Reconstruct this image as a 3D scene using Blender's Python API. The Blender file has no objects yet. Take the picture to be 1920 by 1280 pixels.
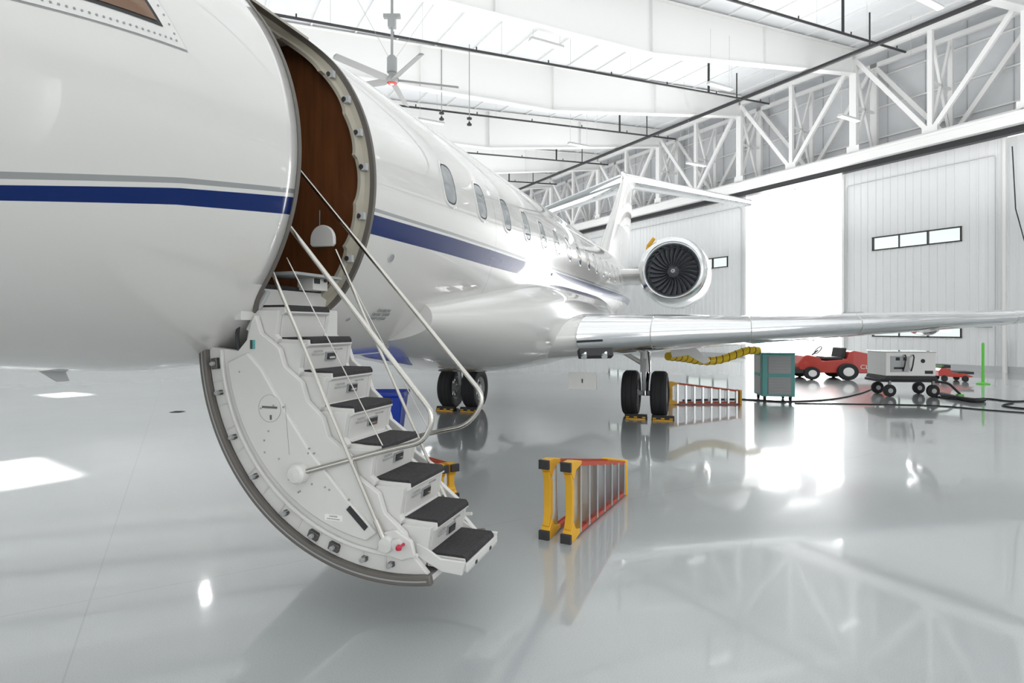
import bpy, bmesh, math, random
from math import sin, cos, pi, radians, sqrt, atan2
from mathutils import Vector, Matrix
random.seed(3)
sc = bpy.context.scene
HC = 1.72
FPX = 1100.0
TH = math.atan(380/FPX)
ZC = HC+1.04
R = 1.345
HA = math.atan(620/FPX)

# ------------------------------------------------------------ materials
MC = {}
def mat(name, col, rough=0.5, metal=0.0, coat=0.0, emit=None, es=0.0, trans=0.0, bump=None, var=None, spec=None, stretch=None):
    if name in MC: return MC[name]
    m = bpy.data.materials.new(name); m.use_nodes = True
    nt = m.node_tree; b = nt.nodes['Principled BSDF']
    b.inputs['Base Color'].default_value = (*col, 1)
    b.inputs['Roughness'].default_value = rough
    b.inputs['Metallic'].default_value = metal
    b.inputs['Coat Weight'].default_value = coat
    b.inputs['Coat Roughness'].default_value = 0.02
    b.inputs['Transmission Weight'].default_value = trans
    if spec is not None: b.inputs['Specular IOR Level'].default_value = spec
    if emit:
        b.inputs['Emission Color'].default_value = (*emit, 1)
        b.inputs['Emission Strength'].default_value = es
    tc = nt.nodes.new('ShaderNodeTexCoord')
    src = tc.outputs['Object']
    if stretch:
        mp = nt.nodes.new('ShaderNodeMapping'); mp.inputs['Scale'].default_value = stretch
        nt.links.new(src, mp.inputs['Vector']); src = mp.outputs['Vector']
    if var:
        n = nt.nodes.new('ShaderNodeTexNoise'); n.inputs['Scale'].default_value = var[0]
        n.inputs['Detail'].default_value = 4
        nt.links.new(src, n.inputs['Vector'])
        r = nt.nodes.new('ShaderNodeMapRange')
        r.inputs['From Min'].default_value = .3; r.inputs['From Max'].default_value = .7
        r.inputs['To Min'].default_value = 1-var[1]; r.inputs['To Max'].default_value = 1+var[1]
        nt.links.new(n.outputs['Fac'], r.inputs['Value'])
        v = nt.nodes.new('ShaderNodeVectorMath'); v.operation = 'SCALE'
        v.inputs[0].default_value = col
        nt.links.new(r.outputs['Result'], v.inputs['Scale'])
        nt.links.new(v.outputs['Vector'], b.inputs['Base Color'])
    if bump:
        n2 = nt.nodes.new('ShaderNodeTexNoise'); n2.inputs['Scale'].default_value = bump[0]
        nt.links.new(tc.outputs['Object'], n2.inputs['Vector'])
        bp = nt.nodes.new('ShaderNodeBump'); bp.inputs['Strength'].default_value = bump[1]
        bp.inputs['Distance'].default_value = bump[2]
        nt.links.new(n2.outputs['Fac'], bp.inputs['Height'])
        nt.links.new(bp.outputs['Normal'], b.inputs['Normal'])
    MC[name] = m
    return m

def N(nt, t, **kw):
    n = nt.nodes.new(t)
    for k, v in kw.items(): setattr(n, k, v)
    return n
def math_(nt, op, a, b=None):
    n = nt.nodes.new('ShaderNodeMath'); n.operation = op
    for i, v in enumerate((a, b)):
        if v is None: continue
        if isinstance(v, (int, float)): n.inputs[i].default_value = v
        else: nt.links.new(v, n.inputs[i])
    return n.outputs[0]

def fcurve(nt, inp, pts, off=0.0):
    fc = nt.nodes.new('ShaderNodeFloatCurve')
    c = fc.mapping.curves[0]
    pts = sorted(pts)
    c.points[0].location = (pts[0][0], pts[0][1])
    c.points[1].location = (pts[-1][0], pts[-1][1])
    for p in pts[1:-1]: c.points.new(p[0], p[1])
    for p in c.points: p.handle_type = 'VECTOR'
    fc.mapping.update()
    nt.links.new(inp, fc.inputs['Value'])
    return fc.outputs['Value']

def paint_fuselage():
    m = mat('fuselage_paint', (0.78, 0.77, 0.74), rough=0.25, coat=1.0)
    nt = m.node_tree; b = nt.nodes['Principled BSDF']
    tc = N(nt, 'ShaderNodeTexCoord'); sp = N(nt, 'ShaderNodeSeparateXYZ')
    nt.links.new(tc.outputs['Object'], sp.inputs[0])
    s, z = sp.outputs['Y'], sp.outputs['Z']
    sn = math_(nt, 'DIVIDE', s, 20.0)
    zc = fcurve(nt, sn, [(0, .25), (1.4/20, .45), (2.1/20, .575), (2.84/20, .67), (3.6/20, .70), (5/20, .715), (1, .715)])
    hw = fcurve(nt, sn, [(0, .02), (1.4/20, .027), (2.84/20, .050), (3.67/20, .068), (6/20, .086), (1, .09)])
    d = math_(nt, 'SUBTRACT', math_(nt, 'SUBTRACT', z, ZC-1.0), zc)
    blue = math_(nt, 'LESS_THAN', math_(nt, 'ABSOLUTE', d), hw)
    g1 = math_(nt, 'SUBTRACT', d, hw)
    gray = math_(nt, 'MULTIPLY', math_(nt, 'GREATER_THAN', g1, 0.022), math_(nt, 'LESS_THAN', g1, 0.048))
    end = math_(nt, 'LESS_THAN', s, 21.0)
    blue = math_(nt, 'MULTIPLY', blue, end)
    mx = N(nt, 'ShaderNodeMix', data_type='RGBA'); mx.inputs[6].default_value = (0.70, 0.69, 0.665, 1)
    mx.inputs[7].default_value = (.30, .31, .31, 1); nt.links.new(gray, mx.inputs[0])
    j = None
    for sj in (6.15, 9.3, 12.5, 15.0):
        q = math_(nt, 'LESS_THAN', math_(nt, 'ABSOLUTE', math_(nt, 'SUBTRACT', s, sj)), .004)
        j = q if j is None else math_(nt, 'MAXIMUM', j, q)
    mj = N(nt, 'ShaderNodeMix', data_type='RGBA'); nt.links.new(mx.outputs[2], mj.inputs[6]); mj.inputs[7].default_value = (.4, .4, .39, 1)
    nt.links.new(j, mj.inputs[0])
    mx2 = N(nt, 'ShaderNodeMix', data_type='RGBA'); nt.links.new(mj.outputs[2], mx2.inputs[6])
    mx2.inputs[7].default_value = (.0005, .018, .125, 1); nt.links.new(blue, mx2.inputs[0])
    nt.links.new(mx2.outputs[2], b.inputs['Base Color'])
    ct = math_(nt, 'SUBTRACT', 1.0, math_(nt, 'MULTIPLY', blue, .7)); nt.links.new(ct, b.inputs['Coat Weight'])
    sp_ = math_(nt, 'SUBTRACT', .5, math_(nt, 'MULTIPLY', blue, .35)); nt.links.new(sp_, b.inputs['Specular IOR Level'])
    return m

M_FUS = paint_fuselage()
M_WHITE = mat('white_paint', (.72, .715, .69), .2, coat=1.0)
M_STAIR = mat('stair_white', (.66, .655, .63), .38, coat=.15, var=(3, .03))
M_STEEL = mat('structure_white', (.82, .82, .81), .45)
M_CHROME = mat('polished_metal', (.88, .89, .90), .09, 1.0)
M_LIP = mat('satin_metal', (.90, .91, .92), .18, 1.0)
M_ALU = mat('brushed_aluminium', (.62, .63, .64), .3, 1.0)
M_RAIL = mat('rail_metal', (.58, .56, .52), .22, 1.0)
M_DARK = mat('dark_rubber', (.03, .03, .032), .6)
M_TIRE = mat('tire_rubber', (.022, .022, .024), .75)
M_MAT = mat('step_carpet', (.035, .033, .035), .9, bump=(400, .6, .004), var=(60, .3))
M_SEAL = mat('door_seal', (.13, .118, .105), .55)
M_WOOD = mat('mahogany_panel', (.15, .055, .02), .35, coat=.3, var=(6, .22), stretch=(4, 4, .35))
M_JAMB = mat('jamb_cream', (.42, .39, .32), .45)
M_BLACKP = mat('black_pipe', (.02, .02, .022), .4)
M_YEL = mat('yellow_plastic', (.75, .40, .02), .45)
M_ORG = mat('orange_fiberglass', (.48, .06, .02), .4)
M_RED = mat('red_paint', (.50, .035, .02), .35, coat=.3)
M_TEAL = mat('teal_paint', (.10, .38, .36), .4)
M_GREY = mat('grey_paint', (.33, .34, .34), .5)
M_LGREY = mat('light_grey', (.52, .53, .53), .5)
M_BLUE = mat('blue_plastic', (.006, .045, .42), .35)
M_GREEN = mat('green_plastic', (.13, .58, .07), .45)
M_GLASSW = mat('cabin_glass', (.34, .37, .38), .06, coat=1.0)
M_COCK = mat('cockpit_glass', (.16, .075, .03), .06, coat=.5)
M_EMIT = mat('led_lens', (1, 1, 1), .4, emit=(1, 1, 1), es=1.1)
M_FAN = mat('fan_titanium', (.17, .18, .20), .3, .3)
M_BOLT = mat('dark_fitting', (.12, .115, .11), .4, .7)
M_TAG = mat('placard', (.85, .85, .82), .5)
M_KRED = mat('red_knob', (.5, .02, .05), .3)
M_GLASS = mat('window_glass', (.36, .40, .38), .02, trans=1.0)
M_BLADE = mat('fan_blade_grey', (.27, .27, .265), .4)
M_CAB = mat('cabinet_grey', (.40, .42, .43), .45)

# ------------------------------------------------------------ mesh builder
class B:
    def __init__(s): s.v = []; s.f = []; s.m = []; s.ml = []
    def mi(s, m):
        if m not in s.ml: s.ml.append(m)
        return s.ml.index(m)
    def add(s, vs, fs, m):
        o = len(s.v); i = s.mi(m)
        s.v += [tuple(v) for v in vs]
        for f in fs: s.f.append([a+o for a in f]); s.m.append(i)
        return s
    def box(s, c, d, m, rot=None):
        vs = [Vector((x*d[0]/2, y*d[1]/2, z*d[2]/2)) for x in (-1, 1) for y in (-1, 1) for z in (-1, 1)]
        if rot is not None: vs = [rot @ v for v in vs]
        vs = [v+Vector(c) for v in vs]
        return s.add(vs, [(0, 1, 3, 2), (4, 6, 7, 5), (0, 4, 5, 1), (2, 3, 7, 6), (0, 2, 6, 4), (1, 5, 7, 3)], m)
    def beam(s, p0, p1, w, h, m):
        p0 = Vector(p0); p1 = Vector(p1); d = p1-p0
        q = d.to_track_quat('Y', 'Z').to_matrix()
        return s.box((p0+p1)/2, (w, d.length, h), m, q)
    def tube(s, pts, r, m, seg=10, closed=False, r1=None):
        P = [Vector(p) for p in pts]; n = len(P); vs = []; fs = []
        t0 = (P[1]-P[0]).normalized()
        up = Vector((0, 0, 1)) if abs(t0.z) < .9 else Vector((1, 0, 0))
        nn = t0.cross(up).normalized()
        for i in range(n):
            if closed: t = (P[(i+1) % n]-P[i-1])
            else: t = P[min(i+1, n-1)]-P[max(i-1, 0)]
            t.normalize()
            nn = (nn - t*nn.dot(t)).normalized(); bb = t.cross(nn)
            rr = r if r1 is None else r+(r1-r)*i/(n-1)
            for k in range(seg):
                a = 2*pi*k/seg; vs.append(P[i]+nn*cos(a)*rr+bb*sin(a)*rr)
        m_ = n if closed else n-1
        for i in range(m_):
            for k in range(seg):
                a = i*seg+k; b_ = i*seg+(k+1) % seg; j = ((i+1) % n)*seg
                fs.append((a, b_, j+(k+1) % seg, j+k))
        if not closed:
            fs.append(tuple(range(seg))[::-1]); fs.append(tuple((n-1)*seg+k for k in range(seg)))
        return s.add(vs, fs, m)
    def cyl(s, p0, p1, r, m, r1=None, seg=20): return s.tube([p0, p1], r, m, seg, r1=r1)
    def prism(s, pts, fn, a, b, m):
        n = len(pts)
        vs = [fn(u, w, a) for u, w in pts]+[fn(u, w, b) for u, w in pts]
        fs = [tuple(range(n)), tuple(range(n, 2*n))[::-1]]
        fs += [(i, n+i, n+(i+1) % n, (i+1) % n) for i in range(n)]
        return s.add(vs, fs, m)
    def loft(s, rings, m, closed=True, caps=True):
        n = len(rings[0]); vs = [v for r in rings for v in r]; fs = []
        for i in range(len(rings)-1):
            for k in range(n if closed else n-1):
                fs.append((i*n+k, i*n+(k+1) % n, (i+1)*n+(k+1) % n, (i+1)*n+k))
        if caps and closed:
            fs.append(tuple(range(n))[::-1]); fs.append(tuple((len(rings)-1)*n+k for k in range(n)))
        return s.add(vs, fs, m)
    def rev(s, prof, o, ax, m, seg=32, caps=False):
        ax = Vector(ax).normalized(); u = ax.orthogonal().normalized(); w = ax.cross(u); o = Vector(o)
        rings = [[o+ax*t+(u*cos(2*pi*k/seg)+w*sin(2*pi*k/seg))*max(r, 1e-4) for k in range(seg)] for r, t in prof]
        return s.loft(rings, m, caps=caps)
    def obj(s, name, parent=None, loc=(0, 0, 0), rz=0, bevel=0, smooth=35, **kw):
        me = bpy.data.meshes.new(name); me.from_pydata(s.v, [], s.f)
        for m in s.ml: me.materials.append(m)
        me.polygons.foreach_set('material_index', s.m)
        bm = bmesh.new(); bm.from_mesh(me); bmesh.ops.recalc_face_normals(bm, faces=bm.faces)
        bm.to_mesh(me); bm.free()
        if smooth:
            me.polygons.foreach_set('use_smooth', [True]*len(me.polygons))
            me.set_sharp_from_angle(angle=radians(smooth))
        me.update()
        o = bpy.data.objects.new(name, me); sc.collection.objects.link(o)
        o.location = loc; o.rotation_euler = (0, 0, rz)
        if parent: o.parent = parent
        if bevel:
            bv = o.modifiers.new('bevel', 'BEVEL'); bv.width = bevel; bv.segments = 2; bv.limit_method = 'ANGLE'
            bv.angle_limit = radians(40)
        for k, v in kw.items(): o[k] = v
        return o

def empty(name, parent=None, loc=(0, 0, 0), rz=0, **kw):
    o = bpy.data.objects.new(name, None); o.empty_display_size = .2
    sc.collection.objects.link(o); o.location = loc; o.rotation_euler = (0, 0, rz)
    if parent: o.parent = parent
    for k, v in kw.items(): o[k] = v
    return o
def fillet(pts, r, n=6):
    P = [Vector(p) for p in pts]; out = [P[0]]
    for i in range(1, len(P)-1):
        a = (P[i-1]-P[i]); b = (P[i+1]-P[i]); rr = min(r, a.length*.49, b.length*.49)
        A = P[i]+a.normalized()*rr; C = P[i]+b.normalized()*rr
        for k in range(n+1):
            t = k/n; out.append(A*(1-t)**2+P[i]*2*t*(1-t)+C*t*t)
    out.append(P[-1]); return out
def G(x, y, z=0.0):
    d = (HC-z)*FPX/(y-612.0)
    return Vector(((x-960)/FPX*d, d, z))
def text(body, size, loc, rot, m, parent=None, name='lettering', ext=.002, align='CENTER'):
    c = bpy.data.curves.new('t', 'FONT'); c.body = body; c.size = size; c.extrude = ext
    c.align_x = align; c.align_y = 'CENTER'
    t = bpy.data.objects.new('t', c); sc.collection.objects.link(t)
    bpy.context.view_layer.update()
    me = bpy.data.meshes.new_from_object(t.evaluated_get(bpy.context.evaluated_depsgraph_get()))
    bpy.data.objects.remove(t)
    me.materials.clear(); me.materials.append(m)
    o = bpy.data.objects.new(name, me); sc.collection.objects.link(o)
    o.location = loc; o.rotation_euler = rot
    if parent: o.parent = parent
    return o
def rrect(cx, cy, w, h, r, n=8):
    out = []
    for sx, sy, a0 in ((1, 1, 0), (-1, 1, 90), (-1, -1, 180), (1, -1, 270)):
        for k in range(n+1):
            a = radians(a0+90*k/n)
            out.append((cx+sx*(w/2-r)+r*cos(a)*1.0, cy+sy*(h/2-r)+r*sin(a)))
    return out
def smooth_tab(tab, s):
    if s <= tab[0][0]: return tab[0][1]
    if s >= tab[-1][0]: return tab[-1][1]
    for i in range(len(tab)-1):
        if s <= tab[i+1][0]:
            x0, y0 = tab[i]; x1, y1 = tab[i+1]; h = x1-x0
            def sl(j):
                if j <= 0 or j >= len(tab)-1:
                    a, b = (tab[0], tab[1]) if j <= 0 else (tab[-2], tab[-1])
                    return (b[1]-a[1])/(b[0]-a[0])
                d0 = (tab[j][1]-tab[j-1][1])/(tab[j][0]-tab[j-1][0]); d1 = (tab[j+1][1]-tab[j][1])/(tab[j+1][0]-tab[j][0])
                return 0 if d0*d1 <= 0 else 2*d0*d1/(d0+d1)
            t = (s-x0)/h
            return (2*t**3-3*t*t+1)*y0+(t**3-2*t*t+t)*h*sl(i)+(-2*t**3+3*t*t)*y1+(t**3-t*t)*h*sl(i+1)

# ============================================================ JET
AX = Vector((sin(TH), cos(TH), 0)); LT = Vector((cos(TH), -sin(TH), 0))
jet = empty('business_jet', loc=LT*(-3.655), rz=-TH,
            label='white twin-engine business jet with blue stripe and open airstair door', category='airplane')
TW = [(-1.1, .05), (-.8, .38), (-.3, .72), (.4, 1.02), (1.2, 1.24), (2.0, 1.325), (2.7, R), (15.6, R), (18, 1.22), (21, .92), (24, .55), (27.5, .12)]
TT = [(-1.1, -.35), (-.8, -.12), (-.3, .15), (.4, .55), (1.2, 1.05), (2.0, 1.28), (2.8, R), (16, R), (20, 1.32), (24, 1.2), (27.5, .95)]
TB = [(-1.1, -.45), (-.8, -.75), (-.3, -.93), (.4, -1.06), (1.2, -1.17), (2.1, -1.275), (2.9, -R), (15, -R), (18, -1.15), (22, -.45), (27.5, .7)]
def surf(s, ph, off=0.0):
    w = smooth_tab(TW, s)+off; t = smooth_tab(TT, s); b = smooth_tab(TB, s)
    if s < 2.9: zc = (t+b)/2*(1-max(0, min(1, s/2.9)))
    else: zc = (t+b)/2
    hh = ((t-zc) if sin(ph) > 0 else (zc-b))+off
    return Vector((w*cos(ph), s, ZC+zc+hh*sin(ph)))
b = B(); ss = []
s_ = -1.1
while s_ < 27.5:
    ss.append(s_); s_ += .12 if s_ < 4.2 else .3
ss.append(27.5)
NP = 120
b.loft([[surf(s, 2*pi*k/NP) for k in range(NP)] for s in ss], M_FUS)
fus = b.obj('fuselage', jet, smooth=30)
sol = fus.modifiers.new('solid', 'SOLIDIFY'); sol.thickness = .05; sol.offset = -1
DS0, DS1, DZ0, DZ1 = 2.86, 3.655, -.99, 1.06
dpts = rrect((DS0+DS1)/2, (DZ0+DZ1)/2, DS1-DS0, DZ1-DZ0, .2, 10)
c = B(); c.prism(dpts, lambda u, w, a: Vector((a, u, ZC+w)), .3, 2.2, M_JAMB)
cut = c.obj('cutter', jet)
bo = fus.modifiers.new('cut', 'BOOLEAN'); bo.operation = 'DIFFERENCE'; bo.object = cut; bo.solver = 'EXACT'
bpy.context.view_layer.update()
dg = bpy.context.evaluated_depsgraph_get()
me = bpy.data.meshes.new_from_object(fus.evaluated_get(dg))
fus.modifiers.clear(); fus.data = me
bpy.data.objects.remove(cut)
def onsurf(u, w, r): return Vector((sqrt(max(r*r-w*w, .01)), u, ZC+w))
cx, cz = (DS0+DS1)/2, (DZ0+DZ1)/2
def scl(p, d):
    x, z = p
    ex = (x-cx)/(DS1-DS0)*2; ez = (z-cz)/(DZ1-DZ0)*2
    q = 6; nx = abs(ex)**(q-1)*(1 if ex > 0 else -1)/(DS1-DS0); nz = abs(ez)**(q-1)*(1 if ez > 0 else -1)/(DZ1-DZ0)
    l = sqrt(nx*nx+nz*nz)+1e-9
    return (x+nx/l*d, z+nz/l*d)
dense = []
for i in range(len(dpts)):
    a, c_ = dpts[i], dpts[(i+1) % len(dpts)]
    n = max(1, int(sqrt((a[0]-c_[0])**2+(a[1]-c_[1])**2)/.02))
    for k in range(n): dense.append((a[0]+(c_[0]-a[0])*k/n, a[1]+(c_[1]-a[1])*k/n))
b = B()
b.loft([[onsurf(*scl(p, d), r) for p in dense] for d, r in ((.022, R-.002), (.022, R+.007), (-.006, R+.007), (-.006, R-.03))], M_SEAL, caps=False)
def scal(i):
    t = (i % 16)/16.0
    return .034*(1-abs(sin(pi*t))**.6)+(.02 if (i//16) % 2 else 0)
b.loft([[onsurf(*scl(p, -.004), R-.03) for p in dense], [onsurf(*scl(p, -.012), R-.07) for p in dense],
        [onsurf(*scl(p, -.04-scal(i)), R-.085) for i, p in enumerate(dense)],
        [onsurf(*scl(p, -.04-scal(i)), R-.11) for i, p in enumerate(dense)]], M_JAMB, caps=False)
b.obj('door_frame', jet, smooth=30, label='cream door frame with scalloped inner edge')
b0 = B(); b0.cyl((0, -.02, 0), (0, .03, 0), .018, M_BOLT, seg=12); b0.box((.02, 0, 0), (.04, .03, .05), M_LGREY)
for z in (-.55, -.25, .1, .35, .6, .8):
    o = b0.obj('latch_fitting', jet, loc=(sqrt((R-.07)**2-z*z), DS1-.035, ZC+z), label='metal door latch fitting')
def arcseg(r, x0, z0=-1.0, z1=1.15):
    pts = []
    for k in range(41):
        a = radians(-60+k*3.2); x = r*cos(a); z = r*sin(a)
        pts.append((x, max(z0, min(z1, z))))
    return [(x0, pts[0][1])]+pts+[(x0, pts[-1][1])]
b = B()
b.prism(arcseg(R-.06, -.5), lambda u, w, a: Vector((u, a, ZC+w)), 3.69, 3.72, M_WOOD)
b.prism(arcseg(R-.06, -.5), lambda u, w, a: Vector((u, a, ZC+w)), 2.74, 2.78, M_WOOD)
b.box((-.5, 3.23, ZC), (.03, .95, 2.2), M_WOOD)
b.obj('entry_panel', jet, label='dark mahogany entry bulkhead panel')
b = B(); b.box((.2, 3.24, ZC-.80), (1.5, .93, .06), M_MAT); b.box((.93, 3.24, ZC-.9), (.05, .86, .2), M_STAIR)
b.obj('entry_floor', jet)
b = B(); b.box((.15, 3.23, ZC+1.13), (1.2, .93, .03), M_JAMB); b.obj('entry_ceiling', jet)

def patch(bb, s0, z0, a, h, rs, m, n=32, e=.42):
    rings = []
    ph0 = math.asin(z0/R)
    for sc_, off in rs:
        ring = []
        for k in range(n):
            t = 2*pi*k/n; ct, st = cos(t), sin(t)
            u = a*sc_*abs(ct)**e*(1 if ct >= 0 else -1); v = h*sc_*abs(st)**e*(1 if st >= 0 else -1)
            ring.append(surf(s0+u, ph0+v/R, off))
        rings.append(ring)
    bb.loft(rings, m, caps=False)
for i in range(14):
    s0 = 4.97+.79*i; z0 = .285
    fr = B(); patch(fr, s0, z0, .13, .195, [(1.17, .001), (1.12, .008), (1.0, .008), (.98, .003)], M_WHITE, e=.6)
    fo = fr.obj('window_frame', jet)
    gl = B(); patch(gl, s0, z0, .13, .195, [(1.0, .005), (.9, .0045)], M_DARK, e=.6)
    patch(gl, s0, z0, .13, .195, [(.9, .0045), (.5, .004), (.001, .004)], M_GLASSW, e=.6)
    gl.obj('window_pane', fo)
def poly_patch(bb, poly, m, off):
    a, b_, c_, d = [Vector(p) for p in poly]; n = 12; vs = []; fs = []
    for i in range(n+1):
        for j in range(n+1):
            u, v = i/n, j/n
            p = (a*(1-u)+b_*u)*(1-v)+(d*(1-u)+c_*u)*v
            vs.append(surf(p.x, radians(p.y), off))
    for i in range(n):
        for j in range(n):
            k = i*(n+1)+j; fs.append((k, k+1, k+n+2, k+n+1))
    bb.add(vs, fs, m)
b = B(); poly_patch(b, [(.6, 4), (2.11, 11.5), (1.80, 40), (.5, 30)], M_WHITE, .004)
cw = b.obj('cockpit_window_frame', jet, label='riveted white cockpit window frame')
b = B(); poly_patch(b, [(.6, 3.7), (2.118, 11.2), (1.805, 40.3), (.5, 30)], M_GREY, .002); b.obj('frame_edge', cw)
b = B(); poly_patch(b, [(.6, 8), (2.0, 14.3), (1.76, 36), (.5, 26)], M_DARK, .007)
b.obj('window_seal', cw)
b = B(); poly_patch(b, [(.6, 8.7), (1.97, 15), (1.74, 35), (.5, 25.5)], M_COCK, .010)
b.obj('window_pane', cw, label='amber tinted cockpit glass')
b = B()
for k in range(50):
    t = k/49; p = Vector((.7, 5.3)).lerp(Vector((2.06, 12.6)), t)
    q = surf(p.x, radians(p.y), .004); n_ = (surf(p.x, radians(p.y), .01)-q)
    b.cyl(q, q+n_.normalized()*.003, .005, M_GREY, seg=8)
for k in range(11):
    t = k/11; p = Vector((2.055, 14)).lerp(Vector((1.86, 33)), t)
    q = surf(p.x, radians(p.y), .004); n_ = (surf(p.x, radians(p.y), .01)-q)
    b.cyl(q, q+n_.normalized()*.003, .005, M_GREY, seg=8)
b.obj('rivet_row', cw, kind='stuff')
for (s0, z0, r_) in ((4.05, -.50, .035), (3.95, -.98, .02), (8.6, -.25, .02)):
    b = B(); patch(b, s0, z0, r_, r_, [(1.2, .001), (1.1, .006), (.9, .006)], M_LGREY, e=1)
    patch(b, s0, z0, r_, r_, [(.9, .004), (.01, .004)], M_GREY, e=1); b.obj('pressure_port', jet)
text('CAUTION\nSTATIC PORT\nKEEP CLEAR', .045, surf(4.35, radians(-44), .008), (radians(90+44), 0, radians(90)), M_GREY, jet, 'placard_lettering')

# belly fairing
b = B(); rings = []
for i in range(41):
    t = i/40; s = 5.0+t*10.5
    e = smooth_tab([(0, .02), (.12, .45), (.3, .92), (.45, 1), (.7, .97), (.88, .6), (1, .02)], t)
    ring = []
    for k in range(64):
        a = 2*pi*k/64; ca, sa = cos(a), sin(a)
        ring.append(Vector(((1.12+.50*e)*abs(ca)**.8*(1 if ca > 0 else -1), s, ZC-.95+(.25+.57*e)*abs(sa)**.85*(1 if sa > 0 else -1))))
    rings.append(ring)
b.loft(rings, M_WHITE); b.obj('belly_fairing', jet)

# wings
def foil(t, n=22):
    up = []; lo = []
    for i in range(n+1):
        x = (1-cos(pi*i/n))/2
        y = 5*t*(.2969*sqrt(x)-.126*x-.3516*x*x+.2843*x**3-.1036*x**4)
        up.append((x, y*1.0)); lo.append((x, -y*.95))
    return up, lo
WS = [(1.0, 7.75, 6.6, .125, -1.22), (1.6, 8.1, 6.0, .125, -1.20), (4.2, 9.95, 4.6, .115, -1.10), (9.15, 13.5, 3.2, .10, -.86), (14.3, 17.2, 1.5, .09, -.55)]
for side in (1, -1):
    wing = empty('wing', jet)
    b = B(); rings = []
    for x, le, ch, t, z in WS:
        up, lo = foil(t)
        loop = up[::-1]+lo[1:-1]
        rings.append([Vector((side*x, le+u*ch, ZC+z+v*ch)) for u, v in loop])
    b.loft(rings, M_WHITE); b.obj('wing_skin', wing, smooth=40)
    WSs = WS[1:]
    def sec(x):
        for i in range(len(WSs)-1):
            if x <= WSs[i+1][0]+1e-6:
                f = (x-WSs[i][0])/(WSs[i+1][0]-WSs[i][0]); return [WSs[i][j]+(WSs[i+1][j]-WSs[i][j])*f for j in range(5)]
    cuts = [1.78, 2.75, 4.2, 6.0, 9.0, 12.5, 14.2]
    for x0, x1 in zip(cuts, cuts[1:]):
        b = B(); rr = []
        for x in (x0+.008, x1-.008):
            X, le, ch, t, z = sec(x); up, lo = foil(t)
            L = [(u, v) for u, v in up if u < .14][::-1]+[(u, v) for u, v in lo if u < .10][1:]
            rr.append([Vector((side*x, le-.02+u*ch, ZC+z+v*ch*1.05)) for u, v in L])
        b.loft(rr, M_CHROME if side > 0 else M_LIP); b.obj('leading_edge', wing, smooth=40, label='polished metal leading edge panel')
    for xf, ln in ((3.4, 1.3), (5.6, 1.1), (8.2, 1.0)):
        X, le, ch, t, z = sec(xf); b = B()
        b.rev([(.001, 0), (.09, .15), (.15, .5), (.17, .9), (.13, 1.5), (.05, 2.0), (.001, 2.2)], (side*xf, le+ch*.62, ZC+z-.18), (0, 1, .0), M_CHROME, 20)
        b.obj('flap_track_fairing', wing)
    b = B(); b.box((side*2.05, 8.28, ZC-1.42), (.5, .1, .12), M_DARK, Matrix.Rotation(side*.6, 3, 'Z') @ Matrix.Rotation(-.5, 3, 'X'))
    for k in (-.13, .13):
        p = Vector((side*(2.05+k), 8.26+side*k*.65*side, ZC-1.43)); b.cyl(p, p+Vector((0, -.07, -.03)), .045, M_CHROME)
    b.obj('landing_light', wing, label='recessed landing light')

# engines
for side in (1, -1):
    eng = empty('engine', jet)
    ex, es, ez = side*2.62, 15.55, ZC+.42
    b = B()
    b.rev([(.63, .50), (.635, .25), (.65, .10), (.685, .02), (.73, -.02), (.79, .01), (.84, .10), (.875, .22)], (ex, es, ez), (0, 1, 0), M_LIP, 48)
    b.obj('inlet_lip', eng, label='polished metal inlet lip')
    b = B(); b.rev([(.63, .48), (.63, .8), (.63, 1.2)], (ex, es, ez), (0, 1, 0), M_GREY, 48)
    b.rev([(.875, .22), (.93, .7), (.96, 1.4), (.95, 2.4), (.85, 3.4), (.66, 4.4), (.55, 4.8), (.5, 4.8)], (ex, es, ez), (0, 1, 0), M_CHROME, 48)
    b.obj('nacelle', eng)
    b = B(); b.rev([(.001, .30), (.05, .34), (.12, .44), (.17, .58)], (ex, es, ez), (0, 1, 0), M_FAN, 24)
    b.rev([(.63, .74), (.001, .74)], (ex, es, ez), (0, 1, 0), M_DARK, 32)
    b.rev([(.02, .315), (.05, .335), (.05, .345)], (ex, es, ez), (0, 1, 0), M_LGREY, 16); b.obj('spinner', eng)
    bl = B(); rings = []
    for j in range(6):
        r_ = .15+.47*j/5; tw = radians(25+27*j/5); w = .06+.035*j/5; sw = -.14*(j/5)**2
        rings.append([Vector((r_*cos(sw), u*w*cos(tw)*-1, u*w*sin(tw)+r_*sin(sw)+e)) for u, e in ((-1, 0), (0, .006), (1, 0), (0, -.006))])
    bl.loft(rings, M_FAN)
    first = bl.obj('fan_blade', eng, loc=(ex, es+.58, ez))
    for k in range(1, 26):
        o = first.copy(); sc.collection.objects.link(o); o.rotation_euler = (0, 2*pi*k/26, 0)
    b = B(); rr = []
    for x in (.8, 1.9):
        up, lo = foil(.12); ch = 3.8
        rr.append([Vector((side*x, 16.0+u*ch, ZC+.38+v*ch)) for u, v in up[::-1]+lo[1:-1]])
    b.loft(rr, M_WHITE); b.obj('pylon', eng)
b = B(); b.tube([(1.95, 15.9, ZC+.9), (2.0, 15.85, ZC+1.1), (2.15, 15.8, ZC+1.28)], .05, M_YEL); b.obj('inlet_strap', jet, label='yellow strap')

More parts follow.
